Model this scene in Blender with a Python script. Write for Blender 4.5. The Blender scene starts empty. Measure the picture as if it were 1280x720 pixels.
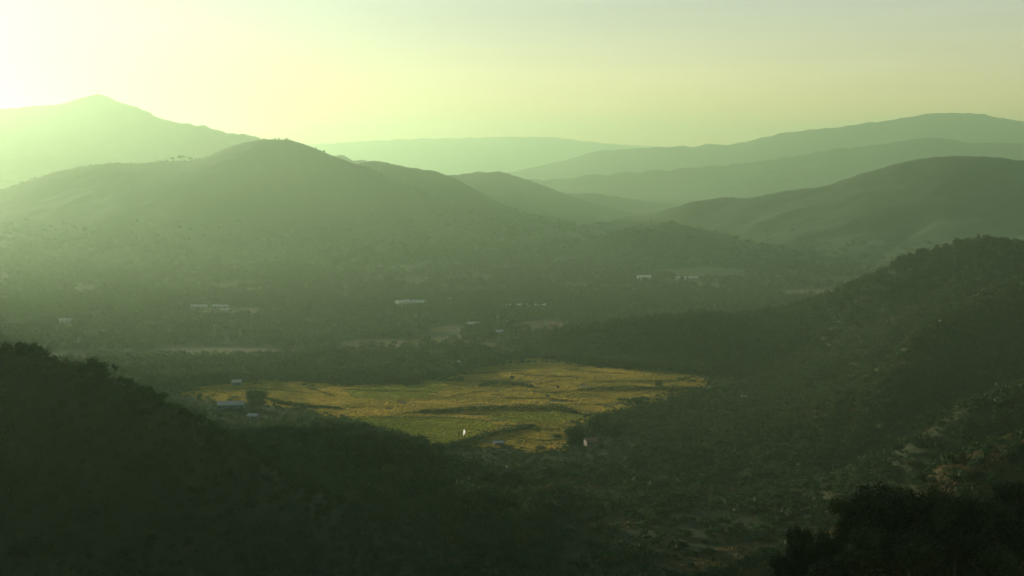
import bpy, math, random
import numpy as np
from mathutils import Vector

R = math.radians
rng = np.random.default_rng(7)
random.seed(7)
scene = bpy.context.scene
COL = scene.collection

# ------------------------------------------------------------------ camera
F = 1758.0            # focal length in photo pixels (1280 wide)
HORIZON = 190.0
CAM = np.array([0.0, 0.0, 160.0])
PITCH = math.atan((360 - HORIZON) / F)
FW = np.array([0, math.cos(PITCH), -math.sin(PITCH)])
UP = np.array([0, math.sin(PITCH), math.cos(PITCH)])

def ray(px, py):
    return FW + (px - 640) / F * np.array([1.0, 0, 0]) + (360 - py) / F * UP

def at(px, py, d):
    """point of the place seen in direction (px, py), d metres away along Y"""
    r = ray(px, py)
    return CAM + r * (d / r[1])

def ground(px, py, z=0.0):
    r = ray(px, py)
    return CAM + r * ((z - CAM[2]) / r[2])

def project(P):
    Q = np.asarray(P, float) - CAM
    dep = Q @ FW
    return 640 + F * Q[..., 0] / dep, 360 - F * (Q @ UP) / dep, dep

cam_d = bpy.data.cameras.new('camera')
cam = bpy.data.objects.new('camera', cam_d)
COL.objects.link(cam)
cam.location = CAM
cam.rotation_euler = (math.pi / 2 - PITCH, 0, 0)
cam_d.sensor_width = 36
cam_d.lens = 36 * F / 1280
cam_d.clip_start = 1
cam_d.clip_end = 60000
scene.camera = cam

# ------------------------------------------------------------------ noise
_perm = np.concatenate([np.random.default_rng(3).permutation(256)] * 3)
_ang = np.random.default_rng(4).random(256) * 2 * math.pi
_gx, _gy = np.cos(_ang), np.sin(_ang)

def perlin(x, y):
    x = np.asarray(x, float); y = np.asarray(y, float)
    xi = np.floor(x).astype(int); yi = np.floor(y).astype(int)
    xf = x - xi; yf = y - yi
    u = xf * xf * xf * (xf * (xf * 6 - 15) + 10)
    v = yf * yf * yf * (yf * (yf * 6 - 15) + 10)
    def g(ix, iy, dx, dy):
        h = _perm[_perm[ix & 255] + (iy & 255)]
        return _gx[h] * dx + _gy[h] * dy
    a = g(xi, yi, xf, yf); b = g(xi + 1, yi, xf - 1, yf)
    c = g(xi, yi + 1, xf, yf - 1); d = g(xi + 1, yi + 1, xf - 1, yf - 1)
    return (a + u * (b - a) + v * ((c + u * (d - c)) - (a + u * (b - a)))) * 1.5

def fbm(x, y, o=4):
    s, a = 0, 1.0
    for _ in range(o):
        s = s + a * perlin(x, y); x = x * 2.03 + 17.1; y = y * 2.03 - 9.7; a *= .5
    return s

# ------------------------------------------------------------------ materials
def nodes_of(name):
    m = bpy.data.materials.new(name); m.use_nodes = True
    nt = m.node_tree; nt.nodes.clear()
    return m, nt

def N(nt, typ, **kw):
    n = nt.nodes.new(typ)
    for k, v in kw.items():
        if k.startswith('_'): setattr(n, k[1:], v)
        else: n.inputs[k].default_value = v
    return n

def ramp(nt, fac, stops):
    r = nt.nodes.new('ShaderNodeValToRGB')
    e = r.color_ramp.elements
    while len(e) < len(stops): e.new(.5)
    for el, (p, c) in zip(e, stops):
        el.position = p; el.color = (*c, 1)
    nt.links.new(fac, r.inputs['Fac'])
    return r.outputs['Color']

def world_pos(nt, scale=(1, 1, 1)):
    g = nt.nodes.new('ShaderNodeNewGeometry')
    mp = N(nt, 'ShaderNodeMapping', Scale=scale)
    nt.links.new(g.outputs['Position'], mp.inputs['Vector'])
    return mp.outputs['Vector']

def noise(nt, vec, scale, detail=5, rough=.6):
    n = N(nt, 'ShaderNodeTexNoise', Scale=scale, Detail=detail, Roughness=rough)
    nt.links.new(vec, n.inputs['Vector'])
    return n.outputs['Fac']

def earth_mat(name, stops, big=.01, fine=.12, bump=.6, bump_d=1.0, w=.5, stretch=(1, 1, 1)):
    m, nt = nodes_of(name)
    v = world_pos(nt, stretch)
    a = noise(nt, v, big, 6); b = noise(nt, v, fine, 6, .7)
    mx = N(nt, 'ShaderNodeMix', _data_type='FLOAT'); mx.inputs[0].default_value = w
    nt.links.new(a, mx.inputs[2]); nt.links.new(b, mx.inputs[3])
    c = ramp(nt, mx.outputs[0], stops)
    bs = N(nt, 'ShaderNodeBsdfPrincipled', Roughness=.95)
    bs.inputs['Specular IOR Level'].default_value = .1
    nt.links.new(c, bs.inputs['Base Color'])
    if bump:
        bp = N(nt, 'ShaderNodeBump', Strength=bump, Distance=bump_d)
        nt.links.new(b, bp.inputs['Height']); nt.links.new(bp.outputs[0], bs.inputs['Normal'])
    o = nt.nodes.new('ShaderNodeOutputMaterial'); nt.links.new(bs.outputs[0], o.inputs['Surface'])
    return m

def leaf_mat(name, dark, light, trans=.35):
    m, nt = nodes_of(name)
    at_ = nt.nodes.new('ShaderNodeAttribute'); at_.attribute_name = 'tint'
    oi = nt.nodes.new('ShaderNodeObjectInfo')
    add = N(nt, 'ShaderNodeMath', _operation='MULTIPLY_ADD')
    nt.links.new(oi.outputs['Random'], add.inputs[0]); add.inputs[1].default_value = .45
    nt.links.new(at_.outputs['Fac'], add.inputs[2])
    c = ramp(nt, add.outputs[0], [(0, dark), (1, light)])
    d = N(nt, 'ShaderNodeBsdfPrincipled', Roughness=.75)
    d.inputs['Specular IOR Level'].default_value = .15
    nt.links.new(c, d.inputs['Base Color'])
    t = nt.nodes.new('ShaderNodeBsdfTranslucent')
    hs = N(nt, 'ShaderNodeHueSaturation', Value=1.5, Saturation=1.1)
    nt.links.new(c, hs.inputs['Color']); nt.links.new(hs.outputs[0], t.inputs['Color'])
    mx = nt.nodes.new('ShaderNodeMixShader'); mx.inputs[0].default_value = trans
    nt.links.new(d.outputs[0], mx.inputs[1]); nt.links.new(t.outputs[0], mx.inputs[2])
    o = nt.nodes.new('ShaderNodeOutputMaterial'); nt.links.new(mx.outputs[0], o.inputs['Surface'])
    return m

def plain_mat(name, col, rough=.8, var=.25, scale=1.5, metal=0):
    m, nt = nodes_of(name)
    v = world_pos(nt); a = noise(nt, v, scale, 5)
    c = ramp(nt, a, [(.25, tuple(k * (1 - var) for k in col)), (.75, tuple(min(1, k * (1 + var)) for k in col))])
    bs = N(nt, 'ShaderNodeBsdfPrincipled', Roughness=rough, Metallic=metal)
    nt.links.new(c, bs.inputs['Base Color'])
    o = nt.nodes.new('ShaderNodeOutputMaterial'); nt.links.new(bs.outputs[0], o.inputs['Surface'])
    return m

M = {}
M['wood_floor'] = earth_mat('forest_floor', [(.3, (.012, .022, .008)), (.5, (.022, .034, .012)), (.62, (.04, .045, .016)), (.75, (.075, .065, .026))], .008, .09, .7, 2.5)
M['far_wood'] = earth_mat('far_wooded_hill', [(.3, (.018, .035, .014)), (.55, (.03, .05, .018)), (.7, (.06, .065, .025))], .004, .05, .35, 4)
M['dry_hill'] = earth_mat('dry_grass_hill', [(.3, (.025, .03, .01)), (.45, (.045, .042, .015)), (.58, (.062, .049, .02)), (.72, (.09, .064, .028))], .018, .16, .6, 1.0)
M['scrub_hill'] = earth_mat('scrub_hill', [(.32, (.018, .028, .01)), (.48, (.03, .04, .013)), (.6, (.028, .030, .011)), (.72, (.042, .036, .015))], .014, .12, .7, 1.5)
M['valley'] = earth_mat('valley_ground', [(.3, (.018, .03, .01)), (.5, (.035, .045, .015)), (.6, (.042, .047, .016)), (.75, (.065, .058, .022))], .012, .1, .5, .8)
M['gold_field'] = earth_mat('golden_stubble', [(.3, (.08, .078, .022)), (.5, (.14, .115, .035)), (.7, (.19, .145, .05))], .02, .25, .3, .3, .45, (1, 1.6, 1))
M['green_field'] = earth_mat('green_paddy', [(.3, (.07, .085, .015)), (.5, (.11, .115, .02)), (.7, (.16, .14, .03))], .03, .3, .3, .3, .45, (1, 1.6, 1))
M['pale_field'] = earth_mat('pale_bare_field', [(.3, (.07, .06, .024)), (.5, (.12, .092, .04)), (.7, (.165, .125, .06))], .02, .2, .3, .3)
M['dull_field'] = earth_mat('dull_field', [(.3, (.045, .05, .018)), (.5, (.08, .07, .028)), (.7, (.12, .095, .04))], .02, .2, .3, .3)
M['path'] = earth_mat('dirt_path', [(.3, (.2, .18, .09)), (.7, (.33, .29, .16))], .05, .6, .2, .1)
M['leaf'] = leaf_mat('foliage', (.008, .020, .006), (.030, .054, .013), .2)
M['leaf_near'] = leaf_mat('foliage_foreground', (.006, .012, .004), (.036, .046, .010), .35)
M['leaf_warm'] = leaf_mat('foliage_dry', (.026, .032, .009), (.08, .076, .02), .35)
M['bark'] = plain_mat('bark', (.06, .045, .03), .95, .4, 3)
M['white_wall'] = plain_mat('white_render', (.24, .235, .21), .85, .12)
M['ochre_wall'] = plain_mat('ochre_render', (.15, .12, .085), .9, .15)
M['metal_roof'] = plain_mat('pale_metal_roof', (.36, .35, .31), .5, .1, .8)
M['blue_roof'] = plain_mat('blue_metal_wall', (.10, .13, .14), .5, .15, .8)
M['tile_roof'] = plain_mat('tile_roof', (.22, .11, .07), .85, .25, 1)
M['dark_open'] = plain_mat('dark_opening', (.02, .022, .025), .4, .2)
M['white_cloth'] = leaf_mat('white_cloth', (.78, .78, .76), (.84, .84, .82), .5)
M['pole'] = plain_mat('grey_pole', (.45, .43, .38), .7, .15)
M['stone'] = plain_mat('pale_stone', (.3, .29, .25), .95, .25, .6)

# ------------------------------------------------------------------ object helpers
def tag(o, label=None, cat=None, group=None, kind=None):
    if label: o['label'] = label
    if cat: o['category'] = cat
    if group: o['group'] = group
    if kind: o['kind'] = kind
    return o

def link(o, parent=None):
    COL.objects.link(o)
    if parent is not None: o.parent = parent
    return o

def empty(name, loc, rz=0.0, s=1.0):
    o = bpy.data.objects.new(name, None)
    o.location = [float(c) for c in loc]; o.rotation_euler = (0, 0, rz); o.scale = (s, s, s)
    o.empty_display_size = .5
    return link(o)

def quads_mesh(name, V, mat, tint=None, smooth=False):
    """V: (n,4,3)"""
    V = np.ascontiguousarray(V, dtype=np.float32); n = len(V)
    me = bpy.data.meshes.new(name)
    me.vertices.add(n * 4); me.loops.add(n * 4); me.polygons.add(n)
    me.vertices.foreach_set('co', V.reshape(-1))
    me.loops.foreach_set('vertex_index', np.arange(n * 4, dtype=np.int32))
    me.polygons.foreach_set('loop_start', np.arange(0, n * 4, 4, dtype=np.int32))
    me.polygons.foreach_set('loop_total', np.full(n, 4, np.int32))
    if tint is not None:
        a = me.attributes.new('tint', 'FLOAT', 'POINT')
        a.data.foreach_set('value', np.repeat(tint.astype(np.float32), 4))
    me.materials.append(mat)
    me.update(calc_edges=True)
    return me

def pydata(name, verts, faces, mat, smooth=False):
    me = bpy.data.meshes.new(name)
    me.from_pydata([tuple(map(float, v)) for v in verts], [], faces)
    me.materials.append(mat); me.update()
    if smooth: me.polygons.foreach_set('use_smooth', np.ones(len(me.polygons), bool))
    return me

def mesh_obj(name, me, parent=None):
    return link(bpy.data.objects.new(name, me), parent)

def grid_mesh(name, X, Y, Z, mat, keep=None):
    ny, nx = X.shape
    idx = np.arange(nx * ny).reshape(ny, nx)
    f = np.stack([idx[:-1, :-1], idx[:-1, 1:], idx[1:, 1:], idx[1:, :-1]], -1).reshape(-1, 4)
    if keep is not None:
        k = keep.reshape(-1)
        f = f[k[f].any(1)]
    used = np.unique(f); remap = np.full(nx * ny, -1); remap[used] = np.arange(len(used))
    V = np.stack([X, Y, Z], -1).reshape(-1, 3)[used].astype(np.float32)
    f = remap[f].astype(np.int32)
    me = bpy.data.meshes.new(name)
    me.vertices.add(len(V)); me.loops.add(f.size); me.polygons.add(len(f))
    me.vertices.foreach_set('co', V.reshape(-1))
    me.loops.foreach_set('vertex_index', f.reshape(-1))
    me.polygons.foreach_set('loop_start', np.arange(0, f.size, 4, dtype=np.int32))
    me.polygons.foreach_set('loop_total', np.full(len(f), 4, np.int32))
    me.polygons.foreach_set('use_smooth', np.ones(len(f), bool))
    me.materials.append(mat); me.update(calc_edges=True)
    return me

# ------------------------------------------------------------------ hills
HILLS = []
class Hill:
    def __init__(s, key, pts, slope, step, mat, label, rnd=25., rough=.3, canopy=0., seed=0., name='hill', nz=1.0, raw=False):
        s.key, s.slope, s.step, s.mat, s.label, s.name = key, slope, step, mat, label, name
        P = [np.array(p, float) if raw else at(*p) for p in pts]
        s.px = pts
        out = []
        for a, b in zip(P[:-1], P[1:]):
            n = max(2, int(np.linalg.norm(b[:2] - a[:2]) / (step * 4)))
            for k in range(n): out.append(a + (b - a) * k / n)
        out.append(P[-1])
        s.P = np.array(out)
        s.rnd, s.rough, s.canopy, s.seed, s.nz = rnd, rough, canopy, seed, nz
        s.w = np.maximum(s.P[:, 2], 2) * 1.18 / slope
        fo = (1.7 * s.w).max() + step * 2
        s.lo = s.P[:, :2].min(0) - fo; s.hi = s.P[:, :2].max(0) + fo
        HILLS.append(s)
    def height(s, x, y):
        x = np.asarray(x, float); y = np.asarray(y, float)
        lam = np.median(s.w) * .55
        n1 = fbm(x / lam + s.seed, y / lam + s.seed * 1.7, 4)
        n1 = np.where(n1 > 0, n1, n1 * .7)
        m = 1 + s.rough * n1
        dm = np.full(x.shape, 1e9)
        for cx, cy, cz in s.P: np.minimum(dm, np.hypot(x - cx, y - cy), out=dm)
        tau = s.step * 1.5 + .10 * dm
        sw = np.zeros(x.shape); sz = np.zeros(x.shape); st = np.zeros(x.shape)
        for (cx, cy, cz), w in zip(s.P, s.w):
            k = np.exp(-(np.hypot(x - cx, y - cy) - dm) / tau)
            sw += k; sz += k * max(cz, 0); st += k * w
        t = (np.sqrt(dm * dm + s.rnd ** 2) - s.rnd) * m / (st / sw)
        best = sz / sw * np.clip(1 - t / 1.7, 0, None) ** 2 - 1.5
        if s.nz:
            best = best + np.where(best > 0, s.nz * perlin(x / (s.step * 6) + 3, y / (s.step * 6)) * np.clip(best / 10, 0, 1), 0)
        return best
    def build(s):
        nx = int((s.hi[0] - s.lo[0]) / s.step) + 2; ny = int((s.hi[1] - s.lo[1]) / s.step) + 2
        X, Y = np.meshgrid(s.lo[0] + np.arange(nx) * s.step, s.lo[1] + np.arange(ny) * s.step)
        Z = s.height(X, Y)
        keep = Z > -1.4
        if s.canopy:
            c = rng.random(Z.shape) * .6 + .7 * perlin(X / (s.step * 2.3), Y / (s.step * 2.3)) + .5 * fbm(X / 40, Y / 40, 2)
            Z = Z + np.where(Z > 1, s.canopy * c, 0)
        o = mesh_obj(s.name, grid_mesh(s.name, X, Y, Z, s.mat, keep))
        tag(o, s.label, 'hill', kind='structure')
        return o

H_near = Hill('near', [(-420,330,430),(-250,360,430),(-120,400,440),(0,440,450),(60,446,450),(110,456,452),(150,472,455),(190,490,460),(215,503,465),(250,527,470),(300,560,480),(360,592,490),(430,627,500),(520,668,515),(600,702,530),(660,722,545)],
              .55, 4, M['wood_floor'], 'steep dark wooded hill in the near left, its crest falling to the right', 18, .25, seed=1.3)
H_front = Hill('front', [(1500,520,215),(1400,570,205),(1280,645,200),(1200,662,192),(1100,692,186),(1020,722,182),(960,755,180),(880,830,180),(800,930,180)],
               .75, 3, M['scrub_hill'], 'nearest slope at the bottom right under the dark foreground trees', 12, .2, seed=4.1)
H_dry = Hill('dry', [(1500,470,440),(1400,505,450),(1330,528,450),(1280,547,450),(1230,560,450),(1180,577,450),(1120,612,452),(1060,652,456),(990,690,462),(920,712,470),(850,722,480),(800,732,500)],
             .8, 4, M['dry_hill'], 'dry brown grass slope above the dark foreground trees at right', 18, .35, seed=7.7)
H_spurc = Hill('spurc', [(1500,400,600),(1400,430,600),(1330,462,600),(1280,482,600),(1220,495,600),(1180,517,600),(1140,547,605),(1090,578,610),(1030,605,620)],
               .85, 4, M['scrub_hill'], 'scrubby spur at right edge below the deep shaded gully', 15, .35, seed=9.2)
H_spurb = Hill('spurb', [(1500,270,880),(1400,300,870),(1280,347,850),(1240,367,830),(1200,390,800),(1160,404,780),(1120,432,775),(1095,470,775),(1080,505,780)],
               .85, 4, M['scrub_hill'], 'brown flecked spur descending leftwards between the long dark ridge and the gully', 15, .35, seed=2.2)
H_ridge = Hill('ridge', [(640,440,1150),(690,417,1130),(745,407,1120),(800,402,1115),(870,395,1110),(930,394,1110),(980,388,1110),(1010,379,1100),(1040,367,1090),(1070,355,1080),(1100,344,1070),(1130,327,1060),(1150,320,1060),(1180,308,1050),(1220,301,1040),(1250,302,1030),(1280,305,1020),(1400,318,1000),(1550,300,950)],
               .75, 5, M['wood_floor'], 'long dark wooded ridge rising from the fields to the right edge', 18, .3, seed=3.4)

def hit(px, py, hill, d0=500, d1=2000):
    """distance at which the view ray through a pixel meets a hill"""
    d = np.arange(d0, d1, 2.0); r = ray(px, py)
    Q = CAM[:, None] + r[:, None] * (d / r[1])
    below = hill.height(Q[0], Q[1]) > Q[2]
    return float(d[np.argmax(below)]) if below.any() else d1
H_spura = Hill('spura', [(px, py, hit(px, py, H_ridge) - k) for px, py, k in [(1180,352,2),(1160,372,8),(1140,390,16),(1118,408,26),(1100,430,34),(1086,458,38),(1074,485,36),(1066,508,30)]],
               .6, 4, M['scrub_hill'], 'short spur with a sunlit pale flank jutting out below the long dark ridge', 9, .3, seed=5.5)
H_big = Hill('big', [(-500,310,2465),(-300,290,2523),(-150,262,2580),(0,238,2637),(30,227,2637),(60,217,2637),(100,207,2637),(135,204,2637),(180,203,2637),(220,200,2637),(245,201,2637),(258,196,2637),(285,183,2637),(305,177,2637),(330,173,2637),(362,173,2637),(390,183,2637),(420,197,2637),(450,208,2625),(500,228,2603),(560,256,2568),(620,284,2523),(680,310,2465)],
             
              .37, 8, M['far_wood'], 'large hazy rounded hill dominating the left, brightest haze on its flank', 60, .08, 1.2, 6.6)
H_back = Hill('back', [(380,225,3038),(440,207,2981),(455,202,2981),(465,199,2981),(480,202,2958),(500,208,2936),(540,211,2912),(552,215,2901),(565,224,2889),(585,237,2866),(605,248,2855),(647,266,2832),(690,275,2809),(740,283,2775),(790,291,2729),(840,305,2672)],
              .37, 9, M['far_wood'], 'flat topped shoulder hill behind the large left hill, falling to the right', 30, .2, 1.2, 8.8)
H_c = Hill('c', [(500,235,3819),(540,222,3785),(565,218,3762),(600,214,3762),(625,214,3762),(645,220,3762),(680,233,3739),(720,247,3705),(760,259,3682),(800,269,3648)],
           .36, 12, M['far_wood'], 'pale green hump emerging right of the flat topped shoulder hill', 40, .25, 3.0, 12.1, nz=2.5)
H_c2 = Hill('c2', [(640,250,4300),(680,244,4250),(720,241,4200),(745,241,4200),(770,246,4200),(800,253,4150)],
            .2, 16, M['far_wood'], 'low faint hill in the gap in the middle of the valley', 60, .2, 3, 14.1)
H_e = Hill('e', [(740,300,2200),(770,290,2170),(800,283,2150),(830,280,2150),(855,279,2150),(880,287,2150),(910,297,2140),(950,307,2130),(1000,316,2100)],
           .35, 8, M['far_wood'], 'low dark knoll at the foot of the hills behind the village', 30, .25, 2.5, 15.5)
H_d = Hill('d', [(800,270,2688),(840,261,2643),(870,251,2598),(890,247,2598),(905,245,2598),(930,248,2580),(960,241,2554),(985,237,2536),(1030,231,2509),(1080,216,2482),(1120,204,2464),(1150,197,2455),(1190,194,2437),(1230,194,2419),(1280,200,2401),(1350,196,2374),(1500,190,2330),(1650,210,2285)],
           .38, 9, M['far_wood'], 'broad green hill at right, nearest of the three hazy right hand ranges', 35, .3, .8, 17.7, nz=2.0)
H_r2 = Hill('r2', [(620,226,5700),(700,222,5650),(780,214,5600),(860,209,5550),(920,205,5500),(960,201,5500),(1000,193,5500),(1050,184,5500),(1100,181,5480),(1150,173,5450),(1180,172,5450),(1215,179,5450),(1260,178,5450),(1300,179,5450),(1450,165,5400),(1600,190,5400)],
           .33, 22, M['far_wood'], 'middle of the three hazy ranges stepping back at right', 50, .3, 4, 21.0, nz=4)
H_r1 = Hill('r1', [(760,188,7900),(800,184,7800),(850,182,7700),(930,179,7600),(980,166,7500),(1010,161,7500),(1060,157,7500),(1110,151,7500),(1150,143,7500),(1190,139,7500),(1230,142,7500),(1280,153,7400),(1340,165,7400),(1500,150,7300),(1650,170,7300)],
           .33, 40, M['far_wood'], 'farthest and highest of the three hazy ranges at right', 80, .3, 5, 25.0, nz=6)
H_far = Hill('far', [(380,181,12500),(430,178,12500),(470,175,12500),(560,172,12500),(640,171,12500),(690,171,12500),(740,177,12500),(790,181,12500),(840,183,12500),(900,187,12500)],
             .25, 45, M['far_wood'], 'nearly vanished flat topped range on the horizon at centre', 90, .2, 5, 29.0, nz=5)
H_ml = Hill('ml', [(-500,190,4700),(-300,165,4700),(-150,150,4700),(-60,142,4700),(0,136,4700),(30,132,4700),(60,132,4700),(90,128,4700),(104,121,4700),(114,117,4700),(124,115,4700),(131,118,4700),(140,124,4700),(155,131,4700),(170,133,4700),(200,147,4700),(215,152,4700),(255,156,4700),(290,166,4700),(320,171,4700),(400,188,4700),(480,206,4700)],
            .4, 14, M['far_wood'], 'pale distant peak at left rising above the large hill', 14, .25, 3, 33.0, nz=4, name='mountain')
H_sl = Hill('sl', [(-250,212,3900),(-120,215,3900),(-40,220,3900),(0,223,3900),(20,224,3900),(60,232,3900),(110,245,3900)],
            .3, 16, M['far_wood'], 'small pale ridge at the left edge under the distant peak', 50, .2, 3, 37.0)
H_added_shade = Hill('side', [(-720,200,170),(-490,380,230),(-395,520,255),(-525,790,250),(-760,1180,270),(-880,1360,225),(-1000,1520,110)],
              1.85, 8, M['far_wood'], 'steep mountainside added unseen beyond the left edge of the picture to shade the near valley', 20, .12, 2, 41.0, name='mountain', raw=True)  # unseen mountain, added only to throw shade over the near valley and its air
H_spurl = Hill('spurl', [(230,528,640),(290,552,670),(340,547,700),(400,536,725),(450,541,722),(490,560,705),(530,582,690),(580,605,670),(630,625,650)],
              .4, 4, M['wood_floor'], 'low dark wooded spur at the foot of the near left hill, below the meadow', 12, .25, seed=44.0)
for h in HILLS: h.build()

def H(x, y):
    x = np.asarray(x, float); y = np.asarray(y, float)
    out = np.zeros(x.shape)
    for h in HILLS:
        m = (x > h.lo[0]) & (x < h.hi[0]) & (y > h.lo[1]) & (y < h.hi[1])
        if m.any():
            v = h.height(x[m], y[m]); o = out[m]; np.maximum(o, v, out=o); out[m] = o
    return out

# valley floor: one sheet to the horizon
def floor_axis(lo, hi, near_lo, near_hi, fine, coarse):
    a = np.arange(near_lo, near_hi, fine)
    left = near_lo - np.geomspace(fine * 2, near_lo - lo, coarse)[::-1]
    right = near_hi + np.geomspace(fine * 2, hi - near_hi, coarse)
    return np.concatenate([left, a, right])
X, Y = np.meshgrid(floor_axis(-6800, 6800, -700, 700, 10, 24), floor_axis(-450, 13200, 300, 2400, 10, 24))
me = grid_mesh('valley_floor', X, Y, np.zeros_like(X), M['valley'])
tag(mesh_obj('valley_floor', me), 'dark green valley floor running back between the hills to the horizon', 'ground', kind='structure')

# ------------------------------------------------------------------ fields and paths (sheets on the flat floor)
def smooth_poly(P, n=6):
    P = np.array(P, float); out = []
    for i in range(len(P)):
        p0, p1, p2, p3 = P[i - 1], P[i], P[(i + 1) % len(P)], P[(i + 2) % len(P)]
        for k in range(n):
            t = k / n
            out.append(.5 * ((2 * p1) + (-p0 + p2) * t + (2 * p0 - 5 * p1 + 4 * p2 - p3) * t * t + (-p0 + 3 * p1 - 3 * p2 + p3) * t ** 3))
    return np.array(out)

def sheet(name, pix, z, mat, label, cat='field', wob=1.5):
    P = np.array([ground(*p, 0)[:2] for p in pix])
    P = smooth_poly(P)
    P = P + wob * np.stack([perlin(P[:, 0] / 9, P[:, 1] / 9), perlin(P[:, 0] / 9 + 40, P[:, 1] / 9)], -1)
    me = pydata(name, [(x, y, z) for x, y in P], [list(range(len(P)))], mat)
    if me.polygons[0].normal.z < 0: me.flip_normals()
    return tag(mesh_obj(name, me), label, cat, kind='structure')

sheet('field', [(225,494),(250,483),(300,479),(345,474),(400,480),(450,482),(520,478),(556,474),(585,463),(625,456),(668,447),(735,458),(820,463),(870,470),(886,478),(872,489),(835,500),(800,507),(770,516),(742,527),(716,545),(712,562),(665,567),(640,560),(610,560),(560,556),(520,557),(480,548),(440,530),(380,512),(330,506),(270,503)],
      .05, M['gold_field'], 'large golden stubble meadow in the middle of the valley')
sheet('field', [(440,522),(500,523),(560,521),(600,526),(625,533),(600,543),(570,553),(540,558),(505,555),(470,545),(440,532)],
      .09, M['green_field'], 'greener plot at the near end of the golden meadow beside the pale lane', wob=.8)
sheet('field', [(600,519),(660,517),(725,517),(735,522),(700,528),(640,527),(610,524)],
      .09, M['green_field'], 'narrow green plot below the long dark hedge', wob=.8)
sheet('field', [(470,481),(540,477),(560,485),(530,497),(480,500),(440,497),(430,488)],
      .09, M['green_field'], 'dull green plot at the far left side of the golden meadow', wob=1)
sheet('field', [(630,450),(668,446),(730,457),(760,464),(700,470),(640,466),(610,459)],
      .13, M['gold_field'], 'rusty gold terrace at the far tip of the meadow', wob=1)
sheet('field', [(735,462),(830,463),(880,474),(830,481),(760,479),(720,472)],
      .09, M['gold_field'], 'gold strip of stubble at the foot of the dark ridge', wob=1)
sheet('field', [(150,446),(200,436),(280,433),(360,437),(440,432),(450,438),(360,444),(260,446),(190,450)],
      .05, M['dull_field'], 'hazy pale field behind the tree belt at left', wob=2)
sheet('field', [(425,428),(470,424),(525,427),(520,433),(450,434)], .05, M['pale_field'], 'small ochre field left of the village', wob=2)
sheet('field', [(535,412),(560,407),(585,410),(570,414),(545,415)], .05, M['pale_field'], 'sunlit tan plot just left of the village mast', wob=2)
sheet('field', [(515,425),(570,421),(580,427),(540,430)], .05, M['gold_field'], 'dull olive plot in the village trees', wob=2)
sheet('field', [(595,430),(620,429),(628,434),(605,437)], .05, M['pale_field'], 'little tan plot under the village beside the dark spur', wob=1)
sheet('field', [(640,409),(660,402),(690,401),(706,405),(700,411),(665,414)], .05, M['pale_field'], 'bare pinkish earth yard at the end of the dark spur', wob=2)
sheet('field', [(968,366),(1000,362),(1040,363),(1040,368),(985,370)], .05, M['pale_field'], 'bright strip of stubble seen behind the crest of the dark ridge', wob=2)
sheet('field', [(820,470),(800,492),(850,493),(870,488),(872,482)], .09, M['gold_field'], 'last gold corner of the meadow below the ridge wood', wob=1)
sheet('field', [(820,338),(880,334),(940,340),(930,346),(850,346)], .05, M['dull_field'], 'faint pale fields round the far village', wob=6)
sheet('field', [(200,388),(260,384),(330,386),(320,391),(240,393)], .05, M['dull_field'], 'faint pale fields at the foot of the large left hill', wob=4)

def strip(name, pix, width, z, mat, label, cat):
    P = np.array([ground(*p, 0)[:2] for p in pix])
    t = np.gradient(P, axis=0); t /= np.linalg.norm(t, axis=1)[:, None]
    n = np.stack([-t[:, 1], t[:, 0]], -1)
    v, f = [], []
    for i, (p, q) in enumerate(zip(P, n)):
        v += [(*(p + q * width / 2), z), (*(p - q * width / 2), z)]
        if i: f.append([2 * i - 2, 2 * i - 1, 2 * i + 1, 2 * i])
    me = pydata(name, v, f, mat)
    if me.polygons[0].normal.z < 0: me.flip_normals()
    return tag(mesh_obj(name, me), label, cat, kind='structure')
CLEARINGS = [([(640,602),(700,597),(745,598),(775,605),(720,612),(670,610)], 'dull brown clearing in the scrub directly below the meadow'),
    ([(690,652),(740,646),(800,650),(815,657),(760,664),(710,661)], 'thin brown clearing in the scrub near the bottom of the valley'),
    ([(780,706),(840,694),(900,686),(955,668),(985,664),(975,684),(920,704),(860,722),(790,730)], 'brown bare clearing at the bottom edge left of the foreground trees'),
    ([(1046,535),(1075,533),(1104,541),(1098,551),(1066,547)], 'pale green grassy clearing in the dark valley at right'),
    ([(850,612),(900,606),(940,612),(900,620)], 'faint brown clearing in the scrub at lower right'),
    ([(580,640),(640,634),(680,640),(620,648)], 'faint brown clearing in the scrub at bottom centre')]
for pts_, lb_ in CLEARINGS:
    sheet('clearing', pts_, .06, M['dry_hill'] if 'brown' in lb_ else M['dull_field'], lb_, 'clearing', wob=2.5)
strip('path', [(430,519),(470,520),(510,520),(545,520),(580,520.5)], 3.2, .14, M['path'], 'pale straight lane along the edge of the green plot', 'path')

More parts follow.
